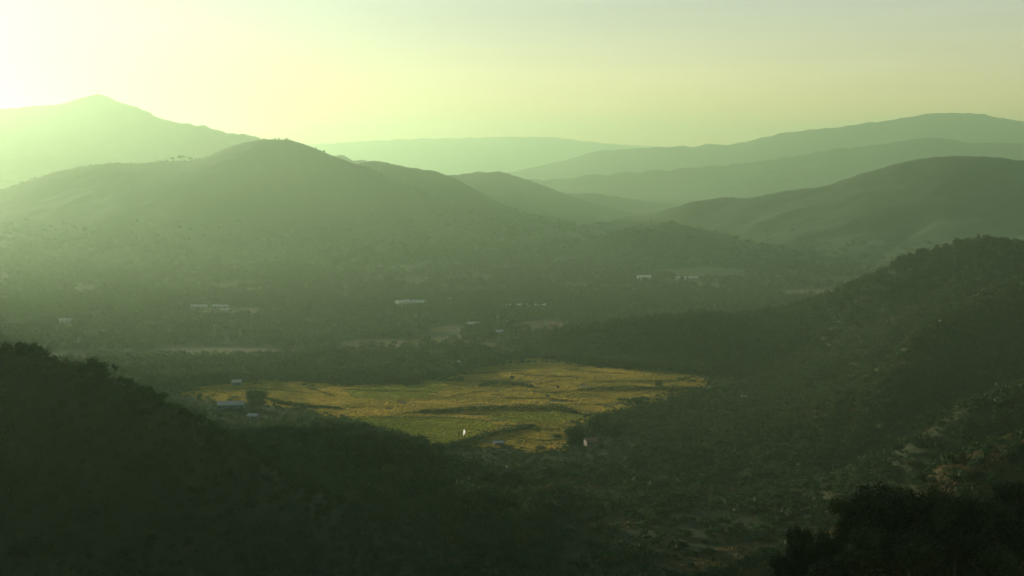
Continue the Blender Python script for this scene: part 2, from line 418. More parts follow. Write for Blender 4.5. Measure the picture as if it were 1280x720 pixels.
# ------------------------------------------------------------------ trees
def crown_quads(seed, h, w, n, leaf, lobes=7, base=.28, flat=1.0, lean=0.0, lr=1.0):
    """leaf clumps spread through uneven lobes; height h, width w -> (n,4,3), tint"""
    r = np.random.default_rng(seed)
    L = []
    ch = h * (1 - base)
    for i in range(lobes):
        a = r.random() * 2 * math.pi; rr = (r.random() ** .6) * w * (.33 + .12 * (1 - lr))
        zc = h * base + ch * (.25 + .55 * r.random())
        if i == 0: rr, zc = 0, h - ch * .33
        rad = lr * w * (.2 + .14 * r.random())
        L.append((rr * math.cos(a) + lean * zc, rr * math.sin(a), zc, rad, rad * flat * (.65 + .3 * r.random())))
    L = np.array(L)
    k = r.choice(lobes, n, p=L[:, 3] ** 2 / (L[:, 3] ** 2).sum())
    d = r.normal(size=(n, 3)); d /= np.linalg.norm(d, axis=1)[:, None]
    rad = r.random(n) ** .35
    rad *= 1 + .16 * r.normal(size=n)
    C = L[k, :3] + d * rad[:, None] * np.stack([L[k, 3], L[k, 3], L[k, 4]], -1)
    C[:, 2] = np.clip(C[:, 2], h * base * .6, h * 1.02)
    nrm = d + .8 * r.normal(size=(n, 3)); nrm /= np.linalg.norm(nrm, axis=1)[:, None]
    u = np.cross(nrm, r.normal(size=(n, 3))); u /= np.linalg.norm(u, axis=1)[:, None]
    v = np.cross(nrm, u)
    s = leaf * (.6 + .8 * r.random(n))[:, None]
    el = (.55 + .4 * r.random(n))[:, None]
    u = u * s * .6; v = v * s * .6 * el
    j = lambda: 1 + .35 * (r.random((n, 1)) - .5)
    Q = np.stack([C - u * j() - v * j() * .5, C + u * j() * .4 - v * j(), C + u * j() + v * j() * .5, C - u * j() * .4 + v * j()], 1)
    lobe_t = r.random(lobes) * .5
    tint = lobe_t[k] * .6 + .3 * r.random(n)
    return Q, tint

def tube(pts, radii, seg=6):
    V, Fc = [], []
    pts = [np.array(p, float) for p in pts]
    for i, p in enumerate(pts):
        t = pts[min(i + 1, len(pts) - 1)] - pts[max(i - 1, 0)]; t /= np.linalg.norm(t)
        a = np.cross(t, [1, 0, 0] if abs(t[0]) < .9 else [0, 1, 0]); a /= np.linalg.norm(a); b = np.cross(t, a)
        for k in range(seg):
            an = 2 * math.pi * k / seg
            V.append(p + radii[i] * (a * math.cos(an) + b * math.sin(an)))
        if i:
            for k in range(seg):
                o = (i - 1) * seg
                Fc.append([o + k, o + (k + 1) % seg, o + seg + (k + 1) % seg, o + seg + k])
    Fc.append(list(range((len(pts) - 1) * seg, len(pts) * seg)))
    return V, Fc

def merge(parts):
    V, Fc = [], []
    for v, f in parts:
        o = len(V); V += list(v); Fc += [[i + o for i in q] for q in f]
    return V, Fc

def trunk_mesh(seed, h, w, base, lean=0.0):
    r = np.random.default_rng(seed + 500)
    tr = .022 * h + .05
    top = h * min(base + .35, .7)
    ps = [(0, 0, -.8), (0, 0, 0), (r.normal() * .02 * h + lean * top * .4, r.normal() * .02 * h, top * .5), (lean * top, 0, top), (lean * h * .85, 0, h * .85)]
    parts = [tube(ps, [tr * 1.5, tr * 1.15, tr * .85, tr * .6, tr * .2])]
    for _ in range(5):
        a = r.random() * 6.28; z0 = top * (.45 + .5 * r.random()); rr = w * (.22 + .14 * r.random())
        x0 = lean * z0
        parts.append(tube([(x0, 0, z0), (x0 + rr * .5 * math.cos(a), rr * .5 * math.sin(a), z0 + h * .12), (x0 + rr * math.cos(a), rr * math.sin(a), z0 + h * (.2 + .12 * r.random()))],
                          [tr * .5, tr * .33, tr * .12], 5))
    V, Fc = merge(parts)
    return pydata('trunk', V, Fc, M['bark'], True)

TREE_KINDS = {}
def tree_kind(key, seed, h, w, n, leaf, mat='leaf', lobes=7, base=.28, flat=1.0, lean=0.0, lr=1.0):
    Q, t = crown_quads(seed, h, w, n, leaf, lobes, base, flat, lean, lr)
    TREE_KINDS[key] = (quads_mesh('crown', Q, M[mat], t), trunk_mesh(seed, h, w, base, lean), h)

for i in range(4):
    tree_kind(f'near{i}', 30 + i, 10, 11, 7000, .36, 'leaf_near', 26, .15, .9, lr=.62)
    tree_kind(f'mid{i}', 40 + i, 9, 8.5, 900, .75, 'leaf', 9, .2)
    tree_kind(f'warm{i}', 50 + i, 8, 7.5, 800, .72, 'leaf_warm', 9, .18)
    tree_kind(f'far{i}', 70 + i, 9, 9, 320, 1.15, 'leaf', 7, .25)
tree_kind('round', 60, 11, 14, 2800, .8, 'leaf', 12, .12, .95)
tree_kind('thin', 61, 10, 3.6, 260, .6, 'leaf', 6, .42, 1.2)
tree_kind('umbrella', 62, 7.5, 10, 520, .7, 'leaf', 8, .5, .5)
tree_kind('sky_umbrella', 63, 9, 15, 420, 1.0, 'leaf', 8, .55, .45, .1)
tree_kind('lean', 64, 9, 10, 800, .75, 'leaf', 9, .25, .8, .25)
tree_kind('pointed', 65, 9, 5, 360, .8, 'leaf', 6, .15, 1.7)
tree_kind('tall', 66, 13, 7, 1800, .75, 'leaf', 10, .2, 1.3)

def tree(kind, loc, h, label, group=None, rz=None, wide=1.0):
    cm, tm, h0 = TREE_KINDS[kind]
    e = empty('tree', loc, random.random() * 6.28 if rz is None else rz)
    s = h / h0; e.scale = (s * wide, s * wide, s)
    tag(e, label, 'tree', group)
    c = bpy.data.objects.new('crown', cm); COL.objects.link(c); c.parent = e
    t = bpy.data.objects.new('trunk', tm); COL.objects.link(t); t.parent = e
    return e

def on_hill(px, hill, dd=0.0):
    """ground point on the crest of a hill in image column px (dd metres nearer)"""
    P = hill.P
    X_, _, _ = project(P)
    o = np.argsort(X_)
    x = np.interp(px, X_[o], P[o, 0]); y = np.interp(px, X_[o], P[o, 1]) - dd
    return np.array([x, y, float(H(np.array([x]), np.array([y]))[0])])

# --- crest of the near left hill
for px, h, kd, lab, wd in [
    (12, 7.0, 'mid0', 'rounded tree at the far left end of the near hill crest', .8),
    (32, 7.2, 'mid1', 'broad bushy tree second from the left edge on the near hill crest', .9),
    (46, 7.4, 'mid2', 'tallest bushy tree of the clump at left on the near hill crest', .9),
    (57, 5.5, 'mid3', 'sloping right shoulder tree of the leftmost clump on the near hill crest', .9),
    (71, 4.6, 'pointed', 'small pointed tree just right of the leftmost clump on the near hill crest', 1.2),
    (83, 3.0, 'warm1', 'low shrubby tree on the near hill crest between two clumps', 1.2),
    (102, 4.0, 'warm0', 'sunlit yellowish bush tree halfway along the near hill crest', 1.2),
    (118, 6.2, 'mid1', 'square topped tree left of the thin lone tree on the near hill crest', .85),
    (129, 5.2, 'mid3', 'dark rounded tree directly left of the thin lone tree on the hill crest', .9),
    (146, 6.6, 'thin', 'thin lone tree standing above the near hill crest with bare stem', .9),
    (153, 3.2, 'mid0', 'small bush tree at the foot of the thin lone tree', 1),
    (163, 3.6, 'mid2', 'low tree on the near hill crest right of the thin lone tree', 1.2),
    (190, 4.8, 'mid0', 'round tree left of the flat topped tree on the near hill slope', .9),
    (207, 4.4, 'umbrella', 'flat topped umbrella shaped tree at right on the near hill crest', .8)]:
    p = on_hill(px, H_near, 2)
    tree(kd, p - [0, 0, .4], h, lab, 'trees on the near left hill crest', wide=wd)

# --- crest of the long ridge
for px, h, kd, lab, wd in [
    (1100, 5.0, 'pointed', 'small pointed tree low on the long ridge crest', .9),
    (1124, 8.0, 'lean', 'broad leaning tree on the long ridge crest left of the dark round one', .9),
    (1150, 8.0, 'mid1', 'dark round tree standing up from the long ridge crest', 1.2),
    (1172, 5.0, 'warm2', 'yellowish low tree on the ridge crest right of the dark round tree', 1.2),
    (1203, 5.0, 'mid2', 'dark tree on the ridge crest just left of the summit spike', 1.2),
    (1222, 8.2, 'pointed', 'pointed tree forming a spike on the summit of the long ridge', .9),
    (1240, 6.0, 'mid3', 'rounded tree right of the summit spike on the long ridge', 1.1),
    (1262, 5.0, 'mid0', 'rounded tree on the long ridge crest near the right edge', 1.1)]:
    p = on_hill(px, H_ridge, 2)
    tree(kd, p - [0, 0, .4], h, lab, 'trees on the long ridge crest', wide=wd)

# --- skyline trees of the large hill
for px, h, kd, lab in [
    (216, 7, 'sky_umbrella', 'left one of the arching flat crowned trees on the large hill skyline'),
    (227, 11, 'sky_umbrella', 'tallest arching flat crowned tree on the large hill skyline'),
    (238, 7.5, 'sky_umbrella', 'right one of the arching flat crowned trees on the large hill skyline')]:
    tree(kd, on_hill(px, H_big, 3) - [0, 0, .5], h, lab, 'flat crowned trees on the large hill skyline', rz=random.random())

# --- foreground at the bottom right: the nearest trees
for px, py, d, h, kd, lab, wd in [
    (1112, 603, 184, 10.5, 'near0', 'big dark foreground tree at bottom right, highest crown of the clump', 1.0),
    (1068, 612, 186, 8.5, 'near1', 'dark foreground tree with an upright left edge, left of the highest crown', .75),
    (1160, 606, 190, 9.5, 'near2', 'dark foreground tree right of the highest crown of the clump', .95),
    (1208, 616, 192, 8.5, 'near3', 'dark foreground tree at right end of the black clump', .9),
    (1000, 650, 178, 5.2, 'near1', 'small foreground tree standing alone against the brown clearing', .75),
    (1028, 662, 176, 6.0, 'near2', 'small dark tree between the lone foreground tree and the clump', .9),
    (1080, 655, 172, 8.0, 'near3', 'dark foreground tree in front of the upright left one', 1.0),
    (985, 690, 168, 5.0, 'near0', 'low foreground tree at bottom, furthest left of the clump', 1.0),
    (1140, 660, 168, 8.0, 'near1', 'dark foreground tree in the middle of the bottom edge clump', 1.1),
    (1195, 655, 172, 6.5, 'near0', 'yellow green lit foreground tree in front of right end of the clump', 1.1),
    (1245, 622, 196, 6.5, 'near2', 'olive foreground tree right of the black clump', 1.0),
    (1272, 600, 205, 7.0, 'near3', 'olive foreground tree at the right edge of the picture', 1.0),
    (1240, 680, 165, 7.5, 'near3', 'black foreground tree in the bottom right corner', 1.1),
    (1290, 650, 175, 7.5, 'near1', 'black foreground tree cut by right edge above the corner', 1.1),
    (1040, 700, 164, 5.5, 'near3', 'dark low foreground tree at the bottom edge under the clump', 1.2)]:
    dd = np.arange(115, 240, 1.0)
    r_ = ray(px, py); Q_ = CAM + r_[None, :] * (dd / r_[1])[:, None]
    gap = Q_[:, 2] - H_front.height(Q_[:, 0], Q_[:, 1])
    i_ = int(np.argmin(np.abs(gap - h) + .02 * np.abs(dd - d)))
    p = Q_[i_]; zg = p[2] - gap[i_]
    hh = max(p[2] - zg, h * .7)
    print('fg', px, round(dd[i_]), round(zg, 1), h, round(p[2] - zg, 1))
    tree(kd, (p[0], p[1], p[2] - hh), hh, lab, 'dark trees in the right foreground', wide=wd * h / hh)

# --- trees round the meadow
for px, py, h, kd, lab, wd in [
    (320, 512, 11.5, 'round', 'big round lone tree at the left end of the meadow beside the shed', 1.0),
    (343, 509, 3.5, 'pointed', 'tiny pointed tree just right of the big round lone tree', 1.0),
    (250, 505, 7, 'pointed', 'hazy pointed tree left of the long pale shed', 1.2),
    (720, 568, 15.5, 'tall', 'tall rounded tree at the near right corner of the meadow', 1.2),
    (746, 553, 15.5, 'mid2', 'bushy tree with bulging crown behind the tall corner tree', 1.0),
    (766, 554, 11, 'mid0', 'tree right of the bulging one at the corner of the meadow', 1.1),
    (797, 508, 5.5, 'round', 'low round bush tree at the right side of the meadow', .9),
    (824, 487, 6, 'mid1', 'bushy tree rising from the dark strip at right of the meadow', 1.2),
    (697, 487, 3, 'mid3', 'tiny bush tree alone in the middle of the golden meadow', 1.0),
    (640, 475, 3.2, 'mid1', 'small bush tree on the dark lens shaped bank in the meadow', 1.3),
    (685, 498, 2.6, 'mid2', 'small bush tree on the thin bank below the lone meadow bush', 1.2)]:
    p = ground(px, py)
    tree(kd, (p[0], p[1], 0), h, lab, 'trees round the meadow', wide=wd)

# ------------------------------------------------------------------ woods
LOW = [crown_quads(200 + i, 1.0, .95 + .3 * (i % 3), 110, .15, 6, .1, 1.0) for i in range(8)]
LOW += [crown_quads(220 + i, 1.0, 1.4, 90, .2, 5, .02, .8) for i in range(4)]
HI = [crown_quads(240 + i, 1.0, 1.0 + .25 * (i % 3), 300, .105, 9, .1, 1.0) for i in range(6)]

def visible(P, top):
    """is the point top metres above P seen from the camera over the terrain"""
    T = P + np.array([0, 0, 1.0]) * top[:, None]
    ok = np.ones(len(T), bool)
    for s in np.concatenate([np.linspace(.25, .9, 12), np.linspace(.92, .985, 6)]):
        Q = CAM + (T - CAM) * s
        ok &= H(Q[:, 0], Q[:, 1]) + 1.0 < Q[:, 2]
    return ok

def in_frame(P, mx=170, my=60):
    x, y, d = project(P)
    return (x > -mx) & (x < 1280 + mx) & (y > -my) & (y < 720 + my * 2) & (d > 50)

def wood_mesh(P, h, wide, variants, mat, tint_lo=0, tint_hi=.5):
    Qs, Ts = [], []
    v = rng.integers(0, len(variants), len(P))
    for k, (Q, t) in enumerate(variants):
        m = v == k
        n = m.sum()
        if not n: continue
        a = rng.random(n) * 2 * math.pi; c, s = np.cos(a), np.sin(a)
        hh = h[m]; ww = hh * wide[m]
        x = Q[None, :, :, 0] * c[:, None, None] - Q[None, :, :, 1] * s[:, None, None]
        y = Q[None, :, :, 0] * s[:, None, None] + Q[None, :, :, 1] * c[:, None, None]
        o = np.stack([x * ww[:, None, None], y * ww[:, None, None], np.broadcast_to(Q[None, :, :, 2], x.shape) * hh[:, None, None]], -1)
        o += P[m][:, None, None, :]
        tt = t[None, :] * .6 + (tint_lo + (tint_hi - tint_lo) * rng.random((n, 1)))
        Qs.append(o.reshape(-1, 4, 3)); Ts.append(tt.reshape(-1))
    return quads_mesh('forest', np.concatenate(Qs), mat, np.concatenate(Ts))

def scatter(lo, hi, spacing, mask=None, jitter=.9):
    xs = np.arange(lo[0], hi[0], spacing); ys = np.arange(lo[1], hi[1], spacing)
    X_, Y_ = np.meshgrid(xs, ys)
    X_ = (X_ + (rng.random(X_.shape) - .5) * spacing * jitter).ravel(); Y_ = (Y_ + (rng.random(Y_.shape) - .5) * spacing * jitter).ravel()
    if mask is not None:
        k = mask(X_, Y_); X_, Y_ = X_[k], Y_[k]
    return X_, Y_

def wood(label, lo, hi, spacing, hr, variants, mat, mask, singles=0, single_label=None, single_group=None, single_kinds=('mid0','mid1','mid2','mid3'), wide=(.8, 1.25), owner=None, minz=None, name='forest', cat='forest', crest=None, tint=(0,.5), dens=None, mx=170):
    x, y = scatter(lo, hi, spacing, mask)
    z = H(x, y)
    P = np.stack([x, y, z], -1)
    k = in_frame(P, mx)
    if owner is not None: k &= owner.height(x, y) > z - .3
    if minz is not None: k &= z > minz
    P = P[k]
    if dens is not None: P = P[rng.random(len(P)) < dens(P)]
    h = hr[0] + (hr[1] - hr[0]) * rng.random(len(P)) ** 1.3
    vis = visible(P, h)
    P, h = P[vis], h[vis]
    w = wide[0] + (wide[1] - wide[0]) * rng.random(len(P))
    px, py, d = project(P)
    pick = np.zeros(len(P), bool)
    if singles:
        inside = (px > 4) & (px < 1276) & (py < 715)
        score = np.where(inside, h * w / d, 0) if crest is None else np.where(inside, crest(P, h, w, d), 0)
        pick[np.argsort(-score)[:singles]] = True
        for i, (p, hh, ww) in enumerate(zip(P[pick], h[pick], w[pick])):
            tree(single_kinds[i % len(single_kinds)], p - [0, 0, .3], hh, single_label, single_group, wide=ww)
    if not (~pick).any(): print('EMPTY', label); return None
    o = mesh_obj(name, wood_mesh(P[~pick] - [0, 0, .3], h[~pick], w[~pick], variants, mat, *tint))
    tag(o, label, cat, kind='stuff')
    print('wood', label[:40], len(P), pick.sum())
    return o

def clump(lam, thr, seed):
    return lambda x, y: fbm(x / lam + seed, y / lam - seed, 3) > thr

GOLD = np.array([ground(*p, 0)[:2] for p in [(225,494),(250,483),(300,479),(345,474),(400,480),(450,482),(520,478),(556,474),(585,463),(625,456),(668,447),(735,458),(820,463),(870,470),(886,478),(872,489),(835,500),(800,507),(770,516),(742,527),(716,545),(712,562),(665,567),(640,560),(610,560),(560,556),(520,557),(480,548),(440,530),(380,512),(330,506),(270,503)]])
def in_poly(x, y, P):
    r = np.zeros(x.shape, bool); j = len(P) - 1
    for i in range(len(P)):
        xi, yi = P[i]; xj, yj = P[j]
        c = ((yi > y) != (yj > y)) & (x < (xj - xi) * (y - yi) / (yj - yi + 1e-9) + xi)
        r ^= c; j = i
    return r
def poly_px(pts): return np.array([ground(*p, 0)[:2] for p in pts])
CLEAR = [GOLD] + [poly_px(p) for p in [
    [(140,446),(200,434),(280,431),(360,435),(440,430),(455,438),(360,446),(260,448),(190,452)],
    [(420,428),(470,422),(528,425),(523,435),(450,436)], [(530,412),(560,405),(590,410),(570,416),(545,417)],
    [(510,425),(570,419),(583,427),(540,432)], [(592,430),(620,427),(632,434),(605,439)],
    [(636,409),(660,400),(690,399),(712,405),(700,413),(665,416)], [(968,368),(1000,360),(1045,361),(1045,371),(985,373)],
    [(815,338),(880,332),(945,340),(930,348),(850,348)], [(195,388),(260,382),(335,386),(320,393),(240,395)],
    [(225,520),(260,498),(350,498),(380,512),(330,530)]] + [[(690,582),(703,548),(770,540),(800,556),(770,582)]] + [c_[0] for c_ in CLEARINGS]]
def open_ground(x, y):
    c = np.zeros(x.shape, bool)
    for p in CLEAR: c |= in_poly(x, y, p)
    return c
TH = M['leaf']

# near left hill
wood('dense black green wood covering the near left hill', H_near.lo, H_near.hi, 3.6, (1.2, 3.6), HI, TH, None, 40,
     'dark tree in the shaded wood on the face of the near left hill', 'trees on the face of the near left hill', owner=H_near, minz=1.0, tint=(0, .3))
wood('dark green wood on the low spur below the meadow', H_spurl.lo, H_spurl.hi, 5.2, (3.5, 7.5), HI, TH, None, 15,
     'dark tree in the wood on the low spur below the meadow', 'trees on the low spur', owner=H_spurl, minz=1.0, tint=(0, .45))
# woods at the foot of the near hill, left of the meadow
def nearwood(x, y):
    px, py, d = project(np.stack([x, y, np.zeros_like(x)], -1))
    top = np.interp(px, [150, 200, 235, 290, 335, 375, 400, 440, 490, 520, 560, 600, 680], [480, 500, 514, 546, 542, 531, 530, 536, 560, 576, 578, 592, 604])
    return (py > top) & (px < 690) & ~open_ground(x, y) & (H_spurl.height(x, y) < 1) & (H_near.height(x, y) < 1)
wood('tangled green wood between the near left hill and the meadow', (-330, 480), (60, 990), 6.2, (4, 9), HI, TH, nearwood, 30,
     'green tree in the wood between the near left hill and the meadow', 'trees in the wood left of the meadow', ('mid0', 'mid1', 'warm0', 'mid2', 'warm1', 'mid3'), tint=(0, .55))
# scrub of the valley floor below and right of the meadow
def scrubmask(x, y):
    px, py, d = project(np.stack([x, y, np.zeros_like(x)], -1))
    left = np.interp(py, [470, 575, 592, 720, 900], [700, 700, 580, 560, 500])
    return (px > left) & ~open_ground(x, y) & (fbm(x / 30, y / 18, 3) > -.42)
wood('dark scrub and bushes over the valley floor right of the near hill', (-60, 420), (330, 960), 5.4, (1.8, 5.0), LOW, TH, scrubmask, 25,
     'dark bushy tree in the scrub of the valley floor below the meadow', 'trees in the valley floor scrub', ('mid0', 'warm2', 'mid1', 'mid3', 'warm3'), wide=(.9, 1.6), name='scrub', cat='scrub', tint=(0, .6))
# long ridge
wood('dense dark wood covering the long ridge and its low spur', H_ridge.lo, H_ridge.hi, 4.8, (3, 7.5), LOW, TH, None, 40,
     'dark tree in the wood on the face of the long ridge', 'trees on the face of the long ridge', owner=H_ridge, minz=.8, tint=(0, .4))
for hl, lb, dn, n in ((H_spura, 'scrub on the short spur with a pale flank', .5, 4), (H_spurb, 'scrub on the brown flecked spur under the long ridge', .55, 10), (H_spurc, 'scrub on the spur at the right edge below the gully', .6, 8)):
    wood(lb, hl.lo, hl.hi, 3.4, (1.0, 4.6), LOW, TH, clump(22, -.6, hl.seed), n,
         'dark bushy tree among the ' + lb, 'trees in ' + lb, ('mid0', 'warm0', 'mid2', 'warm3'), owner=hl, minz=.8, wide=(.9, 1.6), name='scrub', cat='scrub')
wood('scrub dotted over the dry brown slope at right', H_dry.lo, H_dry.hi, 3.6, (.8, 3.6), HI, TH, clump(16, -.12, 5.), 12,
     'dark bush tree dotted on the dry brown slope at right', 'trees on the dry brown slope', ('mid0', 'warm0', 'mid2', 'warm3'), owner=H_dry, minz=.8, wide=(.9, 1.5), name='scrub', cat='scrub')
wood('low scrub on the nearest slope among the foreground trees', H_front.lo, H_front.hi, 2.6, (.8, 2.4), HI, M['leaf_near'], None, 0,
     mx=900, owner=H_front, minz=10, wide=(.9, 1.6), name='scrub', cat='scrub')
# tree belt behind the meadow
def belt(x, y):
    px, py, d = project(np.stack([x, y, np.zeros_like(x)], -1))
    lo_ = np.interp(px, [0, 200, 345, 400, 520, 560, 590, 640, 735, 820, 880], [500, 486, 473, 478, 476, 472, 460, 452, 459, 464, 470])
    hi_ = np.interp(px, [0, 180, 300, 440, 520, 640], [452, 452, 450, 442, 440, 440])
    return (py < lo_) & (py > hi_) & (px < 900) & ~open_ground(x, y)
wood('long belt of trees behind the meadow at left', (-500, 940), (190, 1210), 6.8, (5, 9.5), LOW, TH, belt, 15,
     'tree in the long belt behind the meadow', 'trees in the belt behind the meadow', ('far0', 'far1', 'far2', 'far3'), tint=(0, .45))
def verge(x, y):
    px, py, d = project(np.stack([x, y, np.zeros_like(x)], -1))
    return (py > 440) & (py < 640) & ~in_poly(x, y, GOLD) & (fbm(x / 12, y / 12, 2) > -.5)
wood('low bushes and weeds round the edges of the meadow', (-330, 620), (260, 1180), 3.4, (.7, 2.2), LOW[8:], TH, verge, 0, minz=-1, wide=(1, 1.8), name='scrub', cat='scrub', tint=(.1, .7))
# village trees and far valley
def village(x, y):
    px, py, d = project(np.stack([x, y, np.zeros_like(x)], -1))
    return (py < 446) & (py > 366) & ~open_ground(x, y) & (fbm(x / 55, y / 55, 3) > -.45)
wood('scattered trees and groves round the hazy village', (-640, 1130), (330, 1640), 8.2, (4.5, 8.5), LOW, TH, village, 0, minz=-.5, owner=None, tint=(0, .5))
def farv(x, y):
    px, py, d = project(np.stack([x, y, np.zeros_like(x)], -1))
    return ~open_ground(x, y) & (fbm(x / 90, y / 90, 3) > -.35) & (H(x, y) < 3)
wood('hazy groves of the far valley beyond the village', (-900, 1400), (760, 2500), 11.5, (5, 9), LOW[8:], TH, farv, 0, tint=(0, .5))
for hl, top_, sp, lb in ((H_big, 45, 13, 'hazy trees on the lower slopes of the large left hill'), (H_e, 60, 13, 'hazy trees over the low dark knoll behind the village'), (H_back, 35, 14, 'hazy trees low on the flat topped shoulder hill'), (H_d, 30, 20, 'hazy trees on the lower slopes of the broad right hill')):
    wood(lb, hl.lo, hl.hi, sp, (4, 8.5), LOW[8:], TH, (lambda hl: lambda x, y: fbm(x / 110 + hl.seed, y / 110, 3) > -.5)(hl), 0, owner=hl, minz=.5, wide=(1, 1.7), dens=(lambda t: lambda P: np.clip(1.15 - P[:, 2] / t, 0, 1))(top_))
# shaggy skyline of the large hill
def crestmask(h, band):
    def f(x, y):
        d = np.full(x.shape, 1e9)
        for c in h.P: d = np.minimum(d, np.hypot(x - c[0], y - c[1]))
        return d < band
    return f
wood('thin line of trees along the crest of the large left hill', H_big.lo, H_big.hi, 11, (1.5, 4.2), LOW, TH, lambda x, y: crestmask(H_big, 30)(x, y) & (fbm(x / 60, y / 60, 2) > -.1), 0, owner=H_big, minz=20)

# ------------------------------------------------------------------ standing stubble and grass over the meadow
M['straw'] = leaf_mat('straw', (.12, .11, .026), (.30, .225, .06), .5)
M['grass'] = leaf_mat('grass', (.065, .088, .016), (.15, .155, .032), .5)
def blades(P, hgt, mat, name, label, cat, tint, wd=1.0):
    n = len(P)
    a = rng.random(n) * math.pi; w_ = wd * (.5 + .5 * rng.random(n)); h_ = hgt * (.6 + .7 * rng.random(n))
    u = np.stack([np.cos(a) * w_, np.sin(a) * w_, np.zeros(n)], -1)
    t = np.stack([.3 * h_ * rng.normal(size=n), .3 * h_ * rng.normal(size=n), h_], -1)
    Q = np.stack([P - u, P + u, P + u * .8 + t, P - u * .8 + t], 1)
    return tag(mesh_obj(name, quads_mesh(name, Q, M[mat], tint)), label, cat, kind='stuff')
GREENS = [poly_px(p) for p in [[(440,522),(500,523),(560,521),(600,526),(625,533),(600,543),(570,553),(540,558),(505,555),(470,545),(440,532)], [(600,519),(660,517),(725,517),(735,522),(700,528),(640,527),(610,524)], [(470,481),(540,477),(560,485),(530,497),(480,500),(440,497),(430,488)]]]
gx, gy = scatter(GOLD.min(0), GOLD.max(0), 1.1, lambda x, y: in_poly(x, y, GOLD))
isg = np.zeros(gx.shape, bool)
for g_ in GREENS: isg |= in_poly(gx, gy, g_)
patch = np.clip(.35 + .55 * fbm(gx / 45, gy / 30, 4), 0, .8) + .15 * rng.random(len(gx))
GP = np.stack([gx, gy, np.full(len(gx), .03)], -1)
dn = fbm(gx / 20 + 9, gy / 12, 3) > -.55
blades(GP[~isg & dn], .55, 'straw', 'stubble', 'golden stubble standing all over the meadow', 'stubble', patch[~isg & dn])
blades(GP[isg], .5, 'grass', 'grass', 'green paddy grass on the duller plots of the meadow', 'grass', patch[isg])

M['dry_grass'] = leaf_mat('dry_grass', (.045, .042, .016), (.095, .072, .03), .4)
for hl, sp, hg, lb, dn in ((H_dry, .7, .55, 'dry brown grass tufts on the slope above the foreground trees', -.1), (H_spurc, 1.1, .7, 'dry grass tufts on the spur at the right edge', .0), (H_spurb, 1.2, .8, 'dry grass tufts on the brown flecked spur', .0), (H_spura, 1.2, .8, 'dry grass tufts on the short pale flanked spur', -.2), (H_front, .5, .4, 'dry grass tufts on the nearest slope', -.1)):
    gx, gy = scatter(hl.lo, hl.hi, sp)
    gz = hl.height(gx, gy); GP = np.stack([gx, gy, gz], -1)
    k = (gz > .6) & in_frame(GP, 80, 40) & (fbm(gx / 26 + 5, gy / 26, 3) > dn)
    k[k] &= gz[k] > H(gx[k], gy[k]) - .2
    k[k] &= visible(GP[k], np.full(k.sum(), 1.0))
    if k.any():
        blades(GP[k], hg, 'dry_grass', 'dry_grass', lb, 'dry grass', np.clip(.35 + .5 * fbm(gx[k] / 18, gy[k] / 18, 3), 0, .75) + .2 * rng.random(k.sum()), .38)
    print('grass', lb, k.sum())

for c_, lb_ in CLEARINGS:
    Pc = poly_px(c_)
    gx, gy = scatter(Pc.min(0), Pc.max(0), .9, lambda x, y: in_poly(x, y, Pc) & (fbm(x / 9, y / 9, 3) > -.15))
    gz = np.maximum(H(gx, gy), .06)
    k = gz < .1
    if k.sum() > 3: blades(np.stack([gx, gy, gz], -1)[k], .5, 'dry_grass', 'dry_grass', 'dry grass tufts on the ' + lb_, 'dry grass', rng.random(k.sum()) * .9, .4)
def on_clearing(x, y):
    c = np.zeros(x.shape, bool)
    for c_, _ in CLEARINGS: c |= in_poly(x, y, poly_px(c_))
    return c & (fbm(x / 10 + 3, y / 10, 2) > .05)
wood('sparse bushes on the brown clearings of the valley floor', (-60, 420), (330, 960), 3.4, (.7, 2.4), LOW[8:], TH, on_clearing, 0, minz=-1, wide=(1, 1.8), name='scrub', cat='scrub', tint=(.1, .7))
def rim(x, y):
    e_ = np.full(x.shape, 1e9)
    for i in range(len(GOLD)):
        a_, b_ = GOLD[i - 1], GOLD[i]; d_ = b_ - a_
        t_ = np.clip(((x - a_[0]) * d_[0] + (y - a_[1]) * d_[1]) / (d_ @ d_), 0, 1)
        e_ = np.minimum(e_, np.hypot(x - a_[0] - t_ * d_[0], y - a_[1] - t_ * d_[1]))
    return in_poly(x, y, GOLD) & (e_ < 4 + 16 * np.clip(fbm(x / 30, y / 30, 3) + .25, 0, 1)) & (fbm(x / 8, y / 8, 2) > -.1)
wood('ragged bushes creeping into the edges of the meadow', (-330, 620), (260, 1180), 3.0, (.7, 2.6), LOW[8:], TH, rim, 0, minz=-1, wide=(1, 1.9), name='scrub', cat='scrub', tint=(.1, .6))

